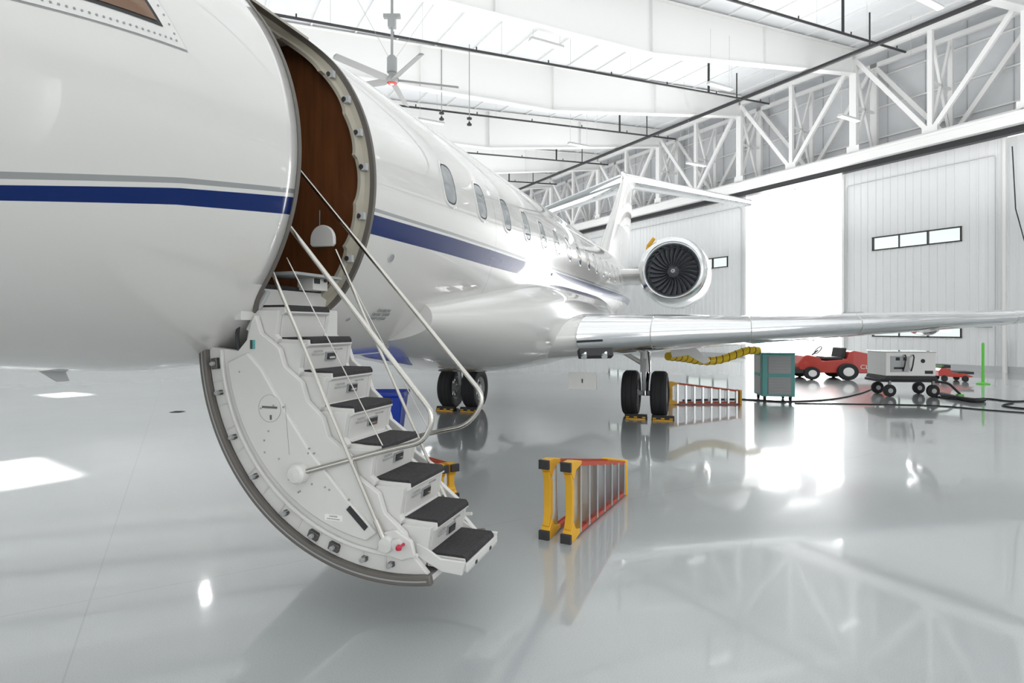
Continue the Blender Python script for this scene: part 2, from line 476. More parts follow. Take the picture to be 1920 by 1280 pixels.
# tail
b = B(); rr = []
for z, le, ch in ((1.0, 19.2, 7.6), (1.9, 20.4, 6.0), (5.35, 25.2, 3.0)):
    up, lo = foil(.10); rr.append([Vector((v*ch, le+u*ch, ZC+z)) for u, v in up[::-1]+lo[1:-1]])
b.loft(rr, M_WHITE); b.obj('tail_fin', jet)
for side in (1, -1):
    b = B(); rr = []
    for x, le, ch, z in ((0, 24.9, 2.9, 5.36), (5.2, 27.7, 1.4, 4.45)):
        up, lo = foil(.13); rr.append([Vector((side*x, le+u*ch, ZC+z+v*ch)) for u, v in up[::-1]+lo[1:-1]])
    b.loft(rr, M_CHROME); b.obj('horizontal_stabilizer', jet)
b = B(); b.rev([(.001, 0), (.12, .3), (.2, 1.0), (.18, 2.5), (.1, 3.3), (.001, 3.6)], (0, 24.5, ZC+5.38), (0, 1, 0), M_CHROME, 20); b.obj('tail_bullet', jet)

# main gear
def wheel(parent, x, y, r, w):
    b = B(); hw = w/2
    b.rev([(r*.55, -hw*.8), (r*.72, -hw), (r*.9, -hw*.92), (r*.985, -hw*.68), (r, -hw*.4), (r, -hw*.36), (r*.985, -hw*.34), (r*.985, -hw*.3), (r, -hw*.28), (r, hw*.28), (r*.985, hw*.3), (r*.985, hw*.34), (r, hw*.36), (r, hw*.4), (r*.985, hw*.68), (r*.9, hw*.92), (r*.72, hw), (r*.55, hw*.8)], (x, y, r), (1, 0, 0), M_TIRE, 48)
    b.obj('tire', parent)
    b = B(); b.rev([(r*.56, -hw*.82), (r*.5, -hw*.6), (r*.45, -hw*.3), (r*.2, -hw*.35), (r*.16, -hw*.8), (.001, -hw*.85)], (x, y, r), (1, 0, 0), M_LGREY, 32)
    b.rev([(r*.56, hw*.82), (r*.5, hw*.6), (r*.45, hw*.3), (r*.2, hw*.35), (r*.16, hw*.8), (.001, hw*.85)], (x, y, r), (1, 0, 0), M_LGREY, 32)
    for k in range(9):
        a = 2*pi*k/9
        for q in (-1, 1): b.cyl((x+q*hw*.3, y+cos(a)*r*.36, r+sin(a)*r*.36), (x+q*hw*.45, y+cos(a)*r*.36, r+sin(a)*r*.36), r*.06, M_BOLT, seg=8)
    b.obj('wheel_rim', parent)
for gx, gy in ((2.39, 11.55), (-1.36, 11.35)):
    gear = empty('main_gear', jet)
    for d in (-.27, .27): wheel(gear, gx+d, gy, .435, .31)
    b = B(); b.cyl((gx-.3, gy, .435), (gx+.3, gy, .435), .05, M_LGREY)
    b.cyl((gx, gy, .40), (gx, gy, 1.0), .065, M_CHROME); b.cyl((gx, gy, .85), (gx, gy, 1.75), .10, M_WHITE)
    b.cyl((gx-.05, gy, 1.0), (gx-.9 if gx > 0 else gx+.9, gy+.05, 1.5), .045, M_WHITE)
    b.beam((gx, gy-.12, .5), (gx, gy-.2, .8), .06, .03, M_LGREY); b.beam((gx, gy-.2, .8), (gx, gy-.1, 1.1), .06, .03, M_LGREY)
    b.tube([(gx+.06, gy-.1, 1.3), (gx+.1, gy-.16, .9), (gx+.05, gy-.12, .5)], .012, M_DARK, 8)
    b.obj('strut', gear)
    b = B(); sg = 1 if gx > 0 else -1
    b.prism([(0, 0), (.35, .05), (.75, -.30), (.62, -.36), (.35, -.2), (.05, -.25)], lambda u, w, a: Vector((gx+sg*(.45+u), a, 1.38+w)), gy-.1, gy-.05, M_WHITE); b.obj('gear_door', gear, bevel=.01)
b = B(); b.box((1.72, 8.95, .88), (.44, .03, .26), M_WHITE); b.box((1.72, 8.93, .88), (.015, .01, .06), M_DARK); b.obj('belly_gear_door', jet)
b = B(); b.prism([(0, 0), (.16, 0), (.20, -.10), (.14, -.10)], lambda u, w, a: Vector((a, u+2.25, ZC-1.285+w+.02)), -.012, .012, M_LGREY); b.obj('blade_antenna', jet)

# ------------------------------------------------ airstair (part of jet)
st = empty('airstair', jet, label='open white airstair door with carpeted steps')
ACX, ACZ = 1.93, ZC-1.12
XZ = lambda u, w, a: Vector((u, a, w))
def arc(r, a0, a1, n=48): return [(ACX+r*cos(radians(a0+(a1-a0)*k/n)), ACZ+r*sin(radians(a0+(a1-a0)*k/n))) for k in range(n+1)]
A0, A1 = 182, 281
b = B(); b.prism(arc(R, A0-3, A1)+arc(R-.03, A1, A0-3), XZ, 2.89, 3.62, M_WHITE); b.obj('door_skin', st, smooth=30)
for y0, y1 in ((2.845, 2.885), (3.625, 3.665)):
    b = B(); b.prism(arc(R+.005, A0-1, A1+1)+arc(R-.048, A1+1, A0-1), XZ, y0, y1, M_SEAL); b.obj('door_seal', st, smooth=30, bevel=.008, label='dark rubber seal rim')
    b = B(); ym = y0-.002 if y0 < 3 else y1+.002
    b.prism(arc(R-.018, A0, A1)+arc(R-.026, A1, A0), XZ, min(ym, y0), max(ym, y1), M_GREY); b.obj('seal_strip', st)
noses = [(1.149, -.919), (1.327, -1.12), (1.49, -1.32), (1.64, -1.525), (1.826, -1.735), (2.017, -1.934), (2.185, -2.14), (2.355, -2.32)]
TY0, TY1 = 2.965, 3.41
def steppath():
    out = []
    for i, (x, z) in enumerate(noses[:-1]):
        out += [(x-.16, z-.05), (x-.12, z-.16)]
    return out
inner = [(.86, -1.19), (.93, -1.12), (.965, -1.0)]+steppath()+[(2.10, -2.33), (2.17, -2.40)]
for y0, y1 in ((2.885, 2.925), (3.585, 3.625)):
    sg = -1 if y0 < 3 else 1
    b = B(); pts = arc(R-.045, A0, A1-1, 40)+[(x, ZC+z) for x, z in inner[::-1]]
    b.prism(pts, XZ, y0, y1, M_STAIR); b.obj('side_panel', st, bevel=.004)
    yf = y0 if sg < 0 else y1
    b = B(); b.prism(arc(R-.145, A0+1, A1-2)+arc(R-.165, A1-2, A0+1), XZ, min(yf+sg*.022, yf), max(yf+sg*.022, yf), M_STAIR); b.obj('rib_bead', st, bevel=.004)
    b = B(); s2 = [(ACX+(R-.205)*cos(radians(a)), ACZ+(R-.205)*sin(radians(a))) for a in range(187, 264, 4)]
    pts = s2+[(1.86, ZC-2.20), (1.66, ZC-2.02), (1.42, ZC-1.78), (1.20, ZC-1.50), (1.06, ZC-1.30), (.95, ZC-1.20)]
    b.prism(pts, XZ, min(yf+sg*.026, yf-sg*.01), max(yf+sg*.026, yf-sg*.01), M_STAIR); b.obj('stringer_panel', st, bevel=.009)
    for a in range(192, 276, 7):
        ra, rb_ = R-.06, R-.14; b = B()
        pA = (ACX+ra*cos(radians(a)), yf+sg*.003, ACZ+ra*sin(radians(a))); pB = (ACX+rb_*cos(radians(a)), yf+sg*.003, ACZ+rb_*sin(radians(a)))
        b.tube([pA, pB], .005, M_STAIR, 6); b.obj('flange_rib', st)
for a, big in ((187, 1), (195.5, 0), (209, 0), (222, 0), (236, 0), (246.5, 1), (253.5, 1), (263, 0), (271, 0)):
    r_ = R-.10; x = ACX+r_*cos(radians(a)); z = ACZ+r_*sin(radians(a)); b = B()
    b.box((x, 2.873, z), (.045 if big else .026, .03, .07 if big else .03), M_BOLT, Matrix.Rotation(-radians(a-180), 3, 'Y'))
    b.cyl((x, 2.835, z), (x, 2.89, z), .014, M_GREY, seg=12)
    b.obj('latch_roller', st, bevel=.004, label='dark metal latch roller fitting')
core = [(.92, ZC-1.0)]
for i, (x, z) in enumerate(noses):
    core += [(x-.02, ZC+z-.012), (x-.045, ZC+z-(.19 if i < 7 else .06))]
core += [(2.1, ZC-2.38), (1.9, ZC-2.36), (1.5, ZC-2.1), (1.1, ZC-1.6), (.85, ZC-1.2)]
b = B(); b.prism(core, XZ, TY0+.01, TY1-.01, M_STAIR); b.obj('stair_body', st, bevel=.004, smooth=0)
b = B(); b.box((1.0, 3.5, ZC-1.05), (.2, .14, .25), M_STAIR); b.obj('hinge_cover', st, bevel=.01)
for i, (x, z) in enumerate(noses):
    zz = ZC+z
    b = B(); d = .25
    prof = [(x, zz), (x+.004, zz-.035), (x-.02, zz-.05), (x-d, zz-.03), (x-d, zz)]
    b.prism(prof, XZ, TY0, TY1, M_STAIR); b.obj('tread', st, bevel=.004, smooth=0)
    b = B(); prof = [(x+.006, zz-.004), (x+.008, zz-.024), (x-.004, zz-.026), (x-.006, zz-.0), (x-d+.01, zz+.0), (x-d+.01, zz+.014), (x-.01, zz+.014)]
    b.prism(prof, XZ, TY0+.01, TY1-.01, M_MAT); b.obj('tread_mat', st, bevel=.003, smooth=0, label='black ribbed carpet tread')
    if i < 7:
        x2, z2 = noses[i+1]
        for y0, y1 in ((TY0-.035, TY0+.006), (TY1-.006, TY1+.03)):
            b = B()
            pts = [(x-.20, zz-.02), (x-.02, zz-.02), (x-.045, zz-.17), (x2-.20, ZC+z2+.005), (x2-.23, ZC+z2-.06), (x-.27, zz-.14)]
            b.prism(pts, XZ, y0, y1, M_STAIR); b.obj('step_cheek', st, bevel=.003, smooth=0)
    if 0 < i < 7:
        xf = x-.033; b = B()
        rot = Matrix.Rotation(radians(7), 3, 'Y')
        b.box((xf+.004, TY0+.25, zz-.11), (.012, .105, .055), M_GREY, rot); b.box((xf+.011, TY0+.25, zz-.11), (.008, .085, .040), M_DARK, rot)
        b.box((xf+.016, TY0+.25, zz-.118), (.006, .055, .012), M_CHROME, rot)
        b.obj('riser_light', st, label='small black and silver riser light')
        text('CAUTION\nWATCH STEP', .02, (x-.016, TY0+.11, zz-.085), (radians(90), 0, radians(90)), M_GREY, st, 'placard_lettering', .0006)
        text('PULL TO OPEN', .014, (x-.020, TY0+.32, zz-.068), (radians(90), 0, radians(90)), M_GREY, st, 'placard_lettering', .0006)
x, z = noses[-1]; zz = ZC+z
for y0, y1 in ((TY0-.040, TY0-.022), (TY1+.01, TY1+.028)):
    b = B(); b.prism([(x+.02, zz+.0), (x+.0, zz-.075), (x-.12, zz-.07), (x-.26, zz-.01), (x-.28, zz+.03), (x-.28, zz+.07), (x-.22, zz+.05), (x-.13, zz+.0)], XZ, y0, y1, M_STAIR)
    b.obj('step_bracket', st, bevel=.004)
b = B(); b.box((x-.10, (TY0+TY1)/2, zz-.04), (.24, TY1-TY0+.03, .04), M_STAIR); b.box((x+.012, (TY0+TY1)/2, zz-.05), (.012, TY1-TY0+.01, .045), M_LGREY)
for q in (.12, .34): b.box((x+.02, TY0+q, zz-.055), (.006, .03, .02), M_DARK)
b.obj('step_platform', st, bevel=.003)
yv = 2.858
b = B(); b.tube([(1.126+.082*cos(t*pi/20), yv, ZC-1.532+.082*sin(t*pi/20)) for t in range(40)], .0013, M_GREY, 6, closed=True)
b.box((1.126, yv, ZC-1.525), (.11, .006, .012), M_BOLT); b.box((1.135, yv, ZC-1.585), (.011, .006, .028), M_BOLT); b.obj('access_cover', st, label='round access cover with T handle')
b = B(); b.rev([(.001, 0), (.045, .005), (.058, .02), (.060, .05), (.060, .07)], (1.354, 2.79, ZC-1.90), (0, 1, 0), M_STAIR, 28); b.obj('rail_pivot', st, label='white round rail pivot knob')
b = B(); b.rev([(.001, 0), (.04, .005), (.048, .02), (.048, .09)], (1.93, 2.83, ZC-2.25), (0, 1, 0), M_STAIR, 24); b.rev([(.001, 0), (.03, .005), (.032, .07)], (2.0, 2.83, ZC-2.24), (0, 1, 0), M_STAIR, 20); b.obj('strut_pivot', st)
b = B(); b.prism([(1.86, ZC-2.30), (1.90, ZC-2.19), (1.98, ZC-2.17), (2.08, ZC-2.22), (2.10, ZC-2.30), (2.02, ZC-2.335)], XZ, 2.862, 2.89, M_STAIR); b.obj('pivot_plate', st, bevel=.006)
b = B(); b.rev([(.001, 0), (.012, .003), (.018, .018), (.012, .032), (.008, .045), (.008, .09)], (2.035, 2.79, ZC-2.24), (0, 1, 0), M_KRED, 16); b.obj('red_knob', st, label='red ball knob')
b = B(); b.box((1.74, yv, ZC-2.125), (.16, .012, .032), M_DARK, Matrix.Rotation(radians(42), 3, 'Y')); b.obj('slot', st)
b = B(); b.box((1.58, yv, ZC-2.14), (.12, .003, .034), M_TAG); b.obj('placard', st)
text('CAUTION', .012, (1.58, yv-.002, ZC-2.133), (radians(90), 0, 0), M_DARK, st, 'placard_lettering', .0004)
text('DO NOT STEP ON SURFACE', .007, (1.58, yv-.002, ZC-2.148), (radians(90), 0, 0), M_DARK, st, 'placard_lettering', .0004)
b = B(); b.tube([(1.24, yv, ZC-1.50), (1.27, yv, ZC-1.80)], .0014, M_GREY, 6); b.obj('panel_joint', st)
b = B(); b.box((.985, 2.882, ZC-1.15), (.016, .006, .055), M_TEAL); b.box((.965, 2.882, ZC-1.15), (.014, .006, .055), M_BOLT); b.obj('status_marking', st, label='small teal and dark marking strip')
for i in range(18):
    a = random.uniform(190, 255); r_ = random.uniform(.80, 1.1)
    b = B(); x = ACX+r_*cos(radians(a)); z = ACZ+r_*sin(radians(a)); b.cyl((x, yv-.003, z), (x, yv+.006, z), .006, M_GREY, seg=10); b.obj('screw', st)
b = B()
b.tube(fillet([(1.0, 2.93, ZC-.80), (.88, 2.91, ZC-.90), (.82, 2.91, ZC-1.10), (.86, 2.91, ZC-1.25)], .1), .012, M_DARK)
b.tube(fillet([(1.02, 2.96, ZC-.82), (.92, 2.95, ZC-.98), (.88, 2.95, ZC-1.2)], .1), .020, M_LGREY)
b.obj('hinge_arm', st)
b = B(); b.box((1.0, 3.42, ZC-.74), (.13, .16, .10), M_STAIR); b.cyl((1.07, 3.46, ZC-.72), (1.085, 3.46, ZC-.72), .012, M_DARK); b.box((1.068, 3.38, ZC-.72), (.006, .06, .05), M_DARK); b.box((1.0, 3.3, ZC-.70), (.3, .5, .02), M_GREY); b.obj('control_box', st, bevel=.006)
for sgn, yp, yk in ((0, 2.93, 2.86), (1, 3.50, 3.65)):
    top = (1.19, yp, ZC-.41) if sgn == 0 else (.83, yp, ZC+.08)
    tip = (2.19, yp, ZC-1.53) if sgn == 0 else (2.27, yp, ZC-1.50)
    b = B()
    b.tube(fillet([top, tip, (2.15 if sgn else 2.13, yp, ZC-1.68), (1.9, yp, ZC-1.74), (1.354, yk-.03 if sgn == 0 else yk, ZC-1.90)], .10, 8), .0155, M_RAIL, 12)
    b.obj('handrail', st, label='bent polished tube handrail')
    b = B(); p0 = (1.06, yp, ZC-.66) if sgn == 0 else (1.13, yp, ZC-.50)
    p1 = (1.93, yp-.08, ZC-2.25) if sgn == 0 else (2.03, yp-.05, ZC-2.20)
    b.tube([p0, p1], .011, M_RAIL, 10); v0 = Vector(p1).lerp(Vector(p0), .08); b.tube([p1, v0], .017, M_RAIL, 10)
    b.obj('rail_strut', st)
    b = B(); b.tube([(1.19, yp, ZC-.62), (1.86, yp, ZC-1.72)], .0035, M_RAIL, 6); b.obj('rail_cable', st)
b = B(); D = [(.11*cos(radians(a)), .10*sin(radians(a))) for a in range(0, 181, 10)]+[(-.11, -.035), (-.09, -.05), (.09, -.05), (.11, -.035)]
b.prism(D, lambda u, w, a: Vector((1.06+u*.9, a, ZC-.43+w)), 3.44, 3.47, M_STAIR); b.tube([(1.03, 3.455, ZC-.42), (1.03, 3.455, ZC-.22)], .006, M_BOLT); b.obj('rail_paddle', st, bevel=.006, label='white D-shaped rail bracket')

# ============================================================ HANGAR
RZ = HA
hangar = lambda x, y, z=0: Matrix.Rotation(RZ, 4, 'Z') @ Vector((x, y, z))
XW = 26.55
floor_m = mat('epoxy_floor', (.42, .455, .455), .33, coat=1.0)
nt = floor_m.node_tree; bs = nt.nodes['Principled BSDF']; tc = N(nt, 'ShaderNodeTexCoord')
bs.inputs['Coat Roughness'].default_value = .055
bs.inputs['Coat IOR'].default_value = 1.55
n1 = N(nt, 'ShaderNodeTexNoise'); n1.inputs['Scale'].default_value = .35; n1.inputs['Detail'].default_value = 5
n2 = N(nt, 'ShaderNodeTexNoise'); n2.inputs['Scale'].default_value = 130; n2.inputs['Detail'].default_value = 2
n3 = N(nt, 'ShaderNodeTexNoise'); n3.inputs['Scale'].default_value = 2.0; n3.inputs['Detail'].default_value = 3
for n in (n1, n2, n3): nt.links.new(tc.outputs['Object'], n.inputs['Vector'])
mr = N(nt, 'ShaderNodeMapRange'); mr.inputs['From Min'].default_value = .3; mr.inputs['From Max'].default_value = .7; mr.inputs['To Min'].default_value = .95; mr.inputs['To Max'].default_value = 1.05
nt.links.new(n1.outputs['Fac'], mr.inputs['Value'])
mrs = N(nt, 'ShaderNodeMapRange'); mrs.inputs['From Min'].default_value = .35; mrs.inputs['From Max'].default_value = .65; mrs.inputs['To Min'].default_value = .94; mrs.inputs['To Max'].default_value = 1.06
nt.links.new(n2.outputs['Fac'], mrs.inputs['Value'])
sep = N(nt, 'ShaderNodeSeparateXYZ'); nt.links.new(tc.outputs['Object'], sep.inputs[0])
def joint(o, per, off):
    a = math_(nt, 'ADD', o, off); a = math_(nt, 'DIVIDE', a, per); a = math_(nt, 'FRACT', a); a = math_(nt, 'SUBTRACT', a, .5)
    return math_(nt, 'LESS_THAN', math_(nt, 'ABSOLUTE', a), .005/per)
jt = math_(nt, 'MAXIMUM', joint(sep.outputs['X'], 12.2, 6.6), joint(sep.outputs['Y'], 6.1, 4.63))
jm = math_(nt, 'SUBTRACT', 1.0, math_(nt, 'MULTIPLY', jt, .16))
fc = math_(nt, 'MULTIPLY', math_(nt, 'MULTIPLY', mr.outputs['Result'], mrs.outputs['Result']), jm)
vm = N(nt, 'ShaderNodeVectorMath', operation='SCALE'); vm.inputs[0].default_value = (.43, .455, .455); nt.links.new(fc, vm.inputs['Scale']); nt.links.new(vm.outputs[0], bs.inputs['Base Color'])
bp = N(nt, 'ShaderNodeBump'); bp.inputs['Strength'].default_value = .25; bp.inputs['Distance'].default_value = .002
nt.links.new(n2.outputs['Fac'], bp.inputs['Height'])
nt.links.new(bp.outputs['Normal'], bs.inputs['Normal'])
bp2 = N(nt, 'ShaderNodeBump'); bp2.inputs['Strength'].default_value = .05; bp2.inputs['Distance'].default_value = .02
nt.links.new(n3.outputs['Fac'], bp2.inputs['Height']); nt.links.new(bp2.outputs['Normal'], bs.inputs['Coat Normal'])
b = B(); b.box((1.4, 17.5, -.1), (51.2, 63.2, .2), floor_m); b.obj('floor', rz=RZ, kind='structure', smooth=0)
apron = mat('apron_concrete', (.85, .85, .83), .8, var=(.3, .04))
b = B(); b.box((5, 10, -.12), (200, 200, .2), apron); b.obj('trim_100', rz=RZ, kind='structure', smooth=0)

deck = mat('ceiling_deck', (.80, .815, .83), .35, var=(1.2, .03), bump=(1.5, .3, .06))
wallm = mat('insulated_wall', (.66, .675, .69), .55, var=(.8, .05))
ribm = mat('ribbed_panel', (.80, .81, .81), .45)
deckz = lambda x: 11.95+.083*x
b = B(); X0, X1, Y0, Y1 = -24, 28.2, -14, 49
b.add([(X0, Y0, deckz(X0)), (X1, Y0, deckz(X1)), (X1, Y1, deckz(X1)), (X0, Y1, deckz(X0)), (X0, Y0, deckz(X0)+.2), (X1, Y0, deckz(X1)+.2), (X1, Y1, deckz(X1)+.2), (X0, Y1, deckz(X0)+.2)],
      [(0, 1, 2, 3), (4, 5, 6, 7), (0, 1, 5, 4), (1, 2, 6, 5), (2, 3, 7, 6), (3, 0, 4, 7)], deck)
b.obj('ceiling', rz=RZ, kind='structure', smooth=0)
tn = [0]
def trim(b, **k):
    tn[0] += 1; return b.obj('trim_%d' % tn[0], rz=RZ, kind='structure', **k)
x = -10
while x < 27:
    b = B(); z = deckz(x); b.box((x, 17.5, z-.03), (.06, 63, .06), M_STEEL); trim(b, smooth=0); x += 1.55
b = B(); b.box((28.2, 17.5, 11.6), (.2, 63, 5.6), wallm)
for k in range(40): b.box((28.08, -13+1.55*k, 11.6), (.04, .02, 5.4), M_LGREY)
for z in (10.4, 11.8, 13.2): b.box((28.05, 17.5, z), (.1, 63, .06), M_STEEL)
b.obj('wall_front', rz=RZ, kind='structure', smooth=0)
b = B(); b.box((2, 49, 7), (54, .2, 14.6), ribm); b.obj('wall_far', rz=RZ, kind='structure', smooth=0)
b = B()
for k in range(9): b.box((-24, -10+k*7.0, 5), (.2, 4.0, 10), ribm)
b.box((-24, 17.5, 9.7), (.2, 63, 2.2), ribm); b.box((-24, 17.5, .5), (.2, 63, 1.0), ribm)
b.obj('wall_back', rz=RZ, kind='structure', smooth=0)
b = B()
b.box((2, -14, 11.0), (54, .2, 6.6), ribm)
for xa, xb in ((-24, -14), (-7, -5), (9, 12), (20, 28)): b.box(((xa+xb)/2, -14, 4), (xb-xa, .2, 8), ribm)
b.obj('wall_near', rz=RZ, kind='structure', smooth=0)
def corr(b, x, y0, y1, z0, z1, m):
    per = .30; pts = []; y = y0
    while y < y1-1e-6:
        for dy, dx in ((0, 0), (.22, 0), (.235, -.03), (.285, -.03)):
            if y+dy < y1: pts.append((x+dx, y+dy))
        y += per
    pts.append((x, y1))
    n = len(pts); vs = [(p[0], p[1], z0) for p in pts]+[(p[0], p[1], z1) for p in pts]
    b.add(vs, [(i, i+1, n+i+1, n+i) for i in range(n-1)], m)
HD = 8.75
def leaf(name, x, y0, y1, wins):
    b = B(); cur = y0
    for wy0, wy1, zs in sorted(wins):
        corr(b, x, cur, wy0, 0, HD, ribm)
        z = 0
        for a, c in zs: corr(b, x, wy0, wy1, z, a, ribm); z = c
        corr(b, x, wy0, wy1, z, HD, ribm); cur = wy1
    corr(b, x, cur, y1, 0, HD, ribm)
    for e in (y0, y1): b.box((x-.02, e, HD/2), (.16, .10, HD), M_STEEL)
    b.box((x-.03, (y0+y1)/2, .12), (.12, y1-y0, .24), M_LGREY)
    return b.obj(name, rz=RZ, kind='structure', smooth=0)
ZW = [(1.30, 1.84), (5.07, 5.62)]
leaf('door_1', XW, 9.95, 16.0, [(11.35, 14.7, ZW)])
leaf('door_2', XW+.25, -12, 10.1, [(3, 6.4, ZW)])
leaf('door_3', XW, 21.35, 36, [(22.6, 25.6, ZW), (30, 33, ZW)])
leaf('door_4', XW+.25, 36, 48.9, [])
wn = 0
for xx, y0, y1 in ((XW, 11.35, 14.7), (XW, 22.6, 25.6), (XW, 30, 33)):
    for z0, z1 in ZW:
        wn += 1; b = B()
        for z in (z0, z1): b.box((xx, (y0+y1)/2, z), (.12, y1-y0+.06, .045), M_BLACKP)
        for y in (y0, y0+(y1-y0)*.35, y1): b.box((xx, y, (z0+z1)/2), (.12, .045, z1-z0), M_BLACKP)
        b.box((xx, y0+(y1-y0)*.68, (z0+z1)/2), (.10, .025, z1-z0), M_BLACKP)
        b.box((xx+.02, (y0+y1)/2, (z0+z1)/2), (.008, y1-y0, z1-z0), M_GLASS)
        b.obj('window_%d' % wn, rz=RZ, kind='structure', smooth=0)
b = B(); b.box((26.1, 17.5, 9.12), (.5, 63, .36), M_STEEL); b.box((25.83, 17.5, 9.32), (.06, 63, .1), M_STEEL); trim(b, smooth=0)
b = B(); b.box((26.3, 17.5, 8.82), (.3, 63, .24), M_BLACKP); trim(b, smooth=0)
b = B()
for k in range(5): b.box((26.55+k*.1, 18.7, 8.80), (.03, 5.4, .2), M_LGREY)
trim(b, smooth=0)
b = B(); b.box((27.3, 17.5, 9.0), (1.8, 63, .1), M_STEEL); trim(b, smooth=0)
b = B(); b.tube(fillet([(XW-.12, 15.8, 0.2), (XW-.12, 15.8, 8.1), (XW-.12, 10.2, 8.1), (XW-.12, 10.2, .2)], .12), .02, M_LGREY, 8); trim(b)
b = B(); b.tube(fillet([(XW-.1, 16.0, 2.35), (XW-.1, 15.0, 2.35), (XW-.1, 14.9, 2.0), (XW-.1, 11.2, 2.0), (XW-.1, 11.0, 1.7), (XW-.1, 10.3, 1.7)], .15), .02, M_GREY, 8); trim(b)
b = B(); b.tube([(XW-.1, 9.7, 8.3), (XW-.1, 9.6, 6), (XW-.1, 9.3, 4.6), (XW-.1, 8.5, 4.2)], .02, M_BLACKP, 8); trim(b)
b = B(); b.tube(fillet([(XW-.12, 21.6, 0.2), (XW-.12, 21.6, 8.2), (XW-.12, 35, 8.2)], .25), .025, M_LGREY, 8); trim(b)
def truss(x, z0, z1, wd):
    b = B(); b.box((x, 17.5, z0+.12), (wd, 62, .24), M_STEEL); b.box((x, 17.5, z1-.1), (wd, 62, .2), M_STEEL)
    y = 9.15-6.14*3
    while y < 48:
        b.box((x, y, (z0+z1)/2), (wd, .30, z1-z0), M_STEEL)
        b.box((x, y+3.07, (z0+z1)/2), (wd*.8, .18, z1-z0), M_STEEL)
        b.beam((x, y, z1-.1), (x, y+3.07, z0+.2), .14, .18, M_STEEL)
        b.beam((x, y+3.07, z0+.2), (x, y+6.14, z1-.1), .14, .18, M_STEEL)
        for yy in (y, y+3.07): b.box((x-wd*.4, yy, z0+.25), (.03, .55, .5), M_STEEL)
        y += 6.14
    return b.obj('roof_truss', rz=RZ, smooth=0, label='white welded steel truss above the hangar doors', category='truss', group='steel trusses above the doors')
truss(26.1, 9.25, 13.75, .2); truss(27.7, 9.25, 13.75, .16)
b = B(); y = 9.15-6.14*2
while y < 48:
    for q in (0, 3.07):
        b.beam((26.1, y+q, 9.4), (27.7, y+q, 13.6), .1, .1, M_STEEL); b.beam((27.7, y+q, 9.4), (26.1, y+q, 13.6), .1, .1, M_STEEL)
        b.beam((26.1, y+q, 11.5), (27.7, y+q, 11.5), .1, .1, M_STEEL)
    y += 6.14
trim(b, smooth=0)
for k in range(-2, 6):
    y = 15.3+6.12*k; b = B()
    prof = [(-24, 9.2), (-10, 10.2), (14.1, 11.10), (26.1, 12.95)]
    top = [(26.1, deckz(26.1)-.02), (-24, deckz(-24)-.02)]
    b.prism(prof+top, lambda u, w, a: Vector((u, a, w)), y-.008, y+.008, M_STEEL)
    for (xa, za), (xb, zb) in zip(prof, prof[1:]): b.beam((xa, y, za), (xb, y, zb), .36, .03, M_STEEL)
    b.beam((-24, y, deckz(-24)-.1), (26.1, y, deckz(26.1)-.1), .32, .03, M_STEEL)
    for xs in (2, 8, 14.1, 20):
        zb = (10.2+(xs+10)*.9/24.1) if xs < 14.1 else 11.1+(xs-14.1)*.154
        b.box((xs, y, (deckz(xs)-.12+zb)/2), (.02, .28, deckz(xs)-.12-zb), M_STEEL)
    b.obj('roof_beam', rz=RZ, smooth=0, label='white tapered steel roof beam', category='beam', group='tapered roof beams')
pz = lambda x: 10.75+.068*x
spk = empty('sprinkler_system', loc=(0, 0, 0), rz=RZ, label='black steel sprinkler piping hung under the white roof', category='pipe')
b = B(); b.tube([(22.7, -12, 12.3), (22.7, 48, 12.3)], .085, M_BLACKP, 12)
for k in range(-2, 6): b.cyl((22.7, 12.4+6.1*k+.3, 12.3), (22.7, 12.4+6.1*k+.3, 13.6), .03, M_BLACKP, seg=8)
b.obj('main_pipe', spk)
for k in range(-1, 6):
    y = 12.4+6.1*k; b = B(); b.tube([(-20, y, pz(-20)), (24.6, y, pz(24.6))], .045, M_BLACKP, 8)
    for xs in range(-18, 25, 3):
        b.cyl((xs, y, pz(xs)), (xs, y, pz(xs)+.14), .025, M_BLACKP, seg=6)
        b.cyl((xs+1, y, pz(xs)), (xs+1, y, deckz(xs)), .006, M_LGREY, seg=6)
    b.cyl((20.5, y, pz(20.5)), (20.5, y, deckz(20)), .05, M_BLACKP, seg=8)
    b.obj('branch_pipe', spk)
for (ix, iy, z) in ((1025, 82, 10.6), (1350, 162, 10.6), (1592, 222, 9.6), (1085, 272, 10.6), (808, 228, 10.6), (1305, 308, 9.4), (1745, 6, 11.2)):
    d = (z-HC)*FPX/(612-iy); p = Vector(((ix-960)/FPX*d, d, z))
    L = 1.2
    e = empty('light_fixture', loc=p, rz=RZ, label='hanging white linear light fixture', category='light', group='ceiling light fixtures')
    b = B(); b.prism([(-.11, -.02), (.11, -.02), (.07, .07), (-.07, .07)], lambda u, w, a: Vector((a, u, w)), -L/2, L/2, M_LGREY); b.obj('housing', e)
    b = B(); b.box((0, 0, -.028), (L*.96, .17, .012), M_EMIT); b.obj('lens', e)
    b = B()
    for q in (-.5, .5): b.cyl((q, 0, .05), (q, 0, 2.0), .006, M_LGREY, seg=6)
    b.obj('hanger_wire', e)
d = 17.5; hub = Vector(((735-960)/FPX*d, d, HC+(612-150)/FPX*d))
fan = empty('ceiling_fan', loc=hub, rz=0, label='large grey industrial ceiling fan on a drop tube', category='fan')
b = B(); b.rev([(.001, -.10), (.16, -.09), (.20, -.02), (.20, .05), (.10, .10), (.10, .2), (.15, .22), (.15, .65), (.09, .72), (.001, .72)], (0, 0, 0), (0, 0, 1), M_GREY, 24); b.obj('motor', fan)
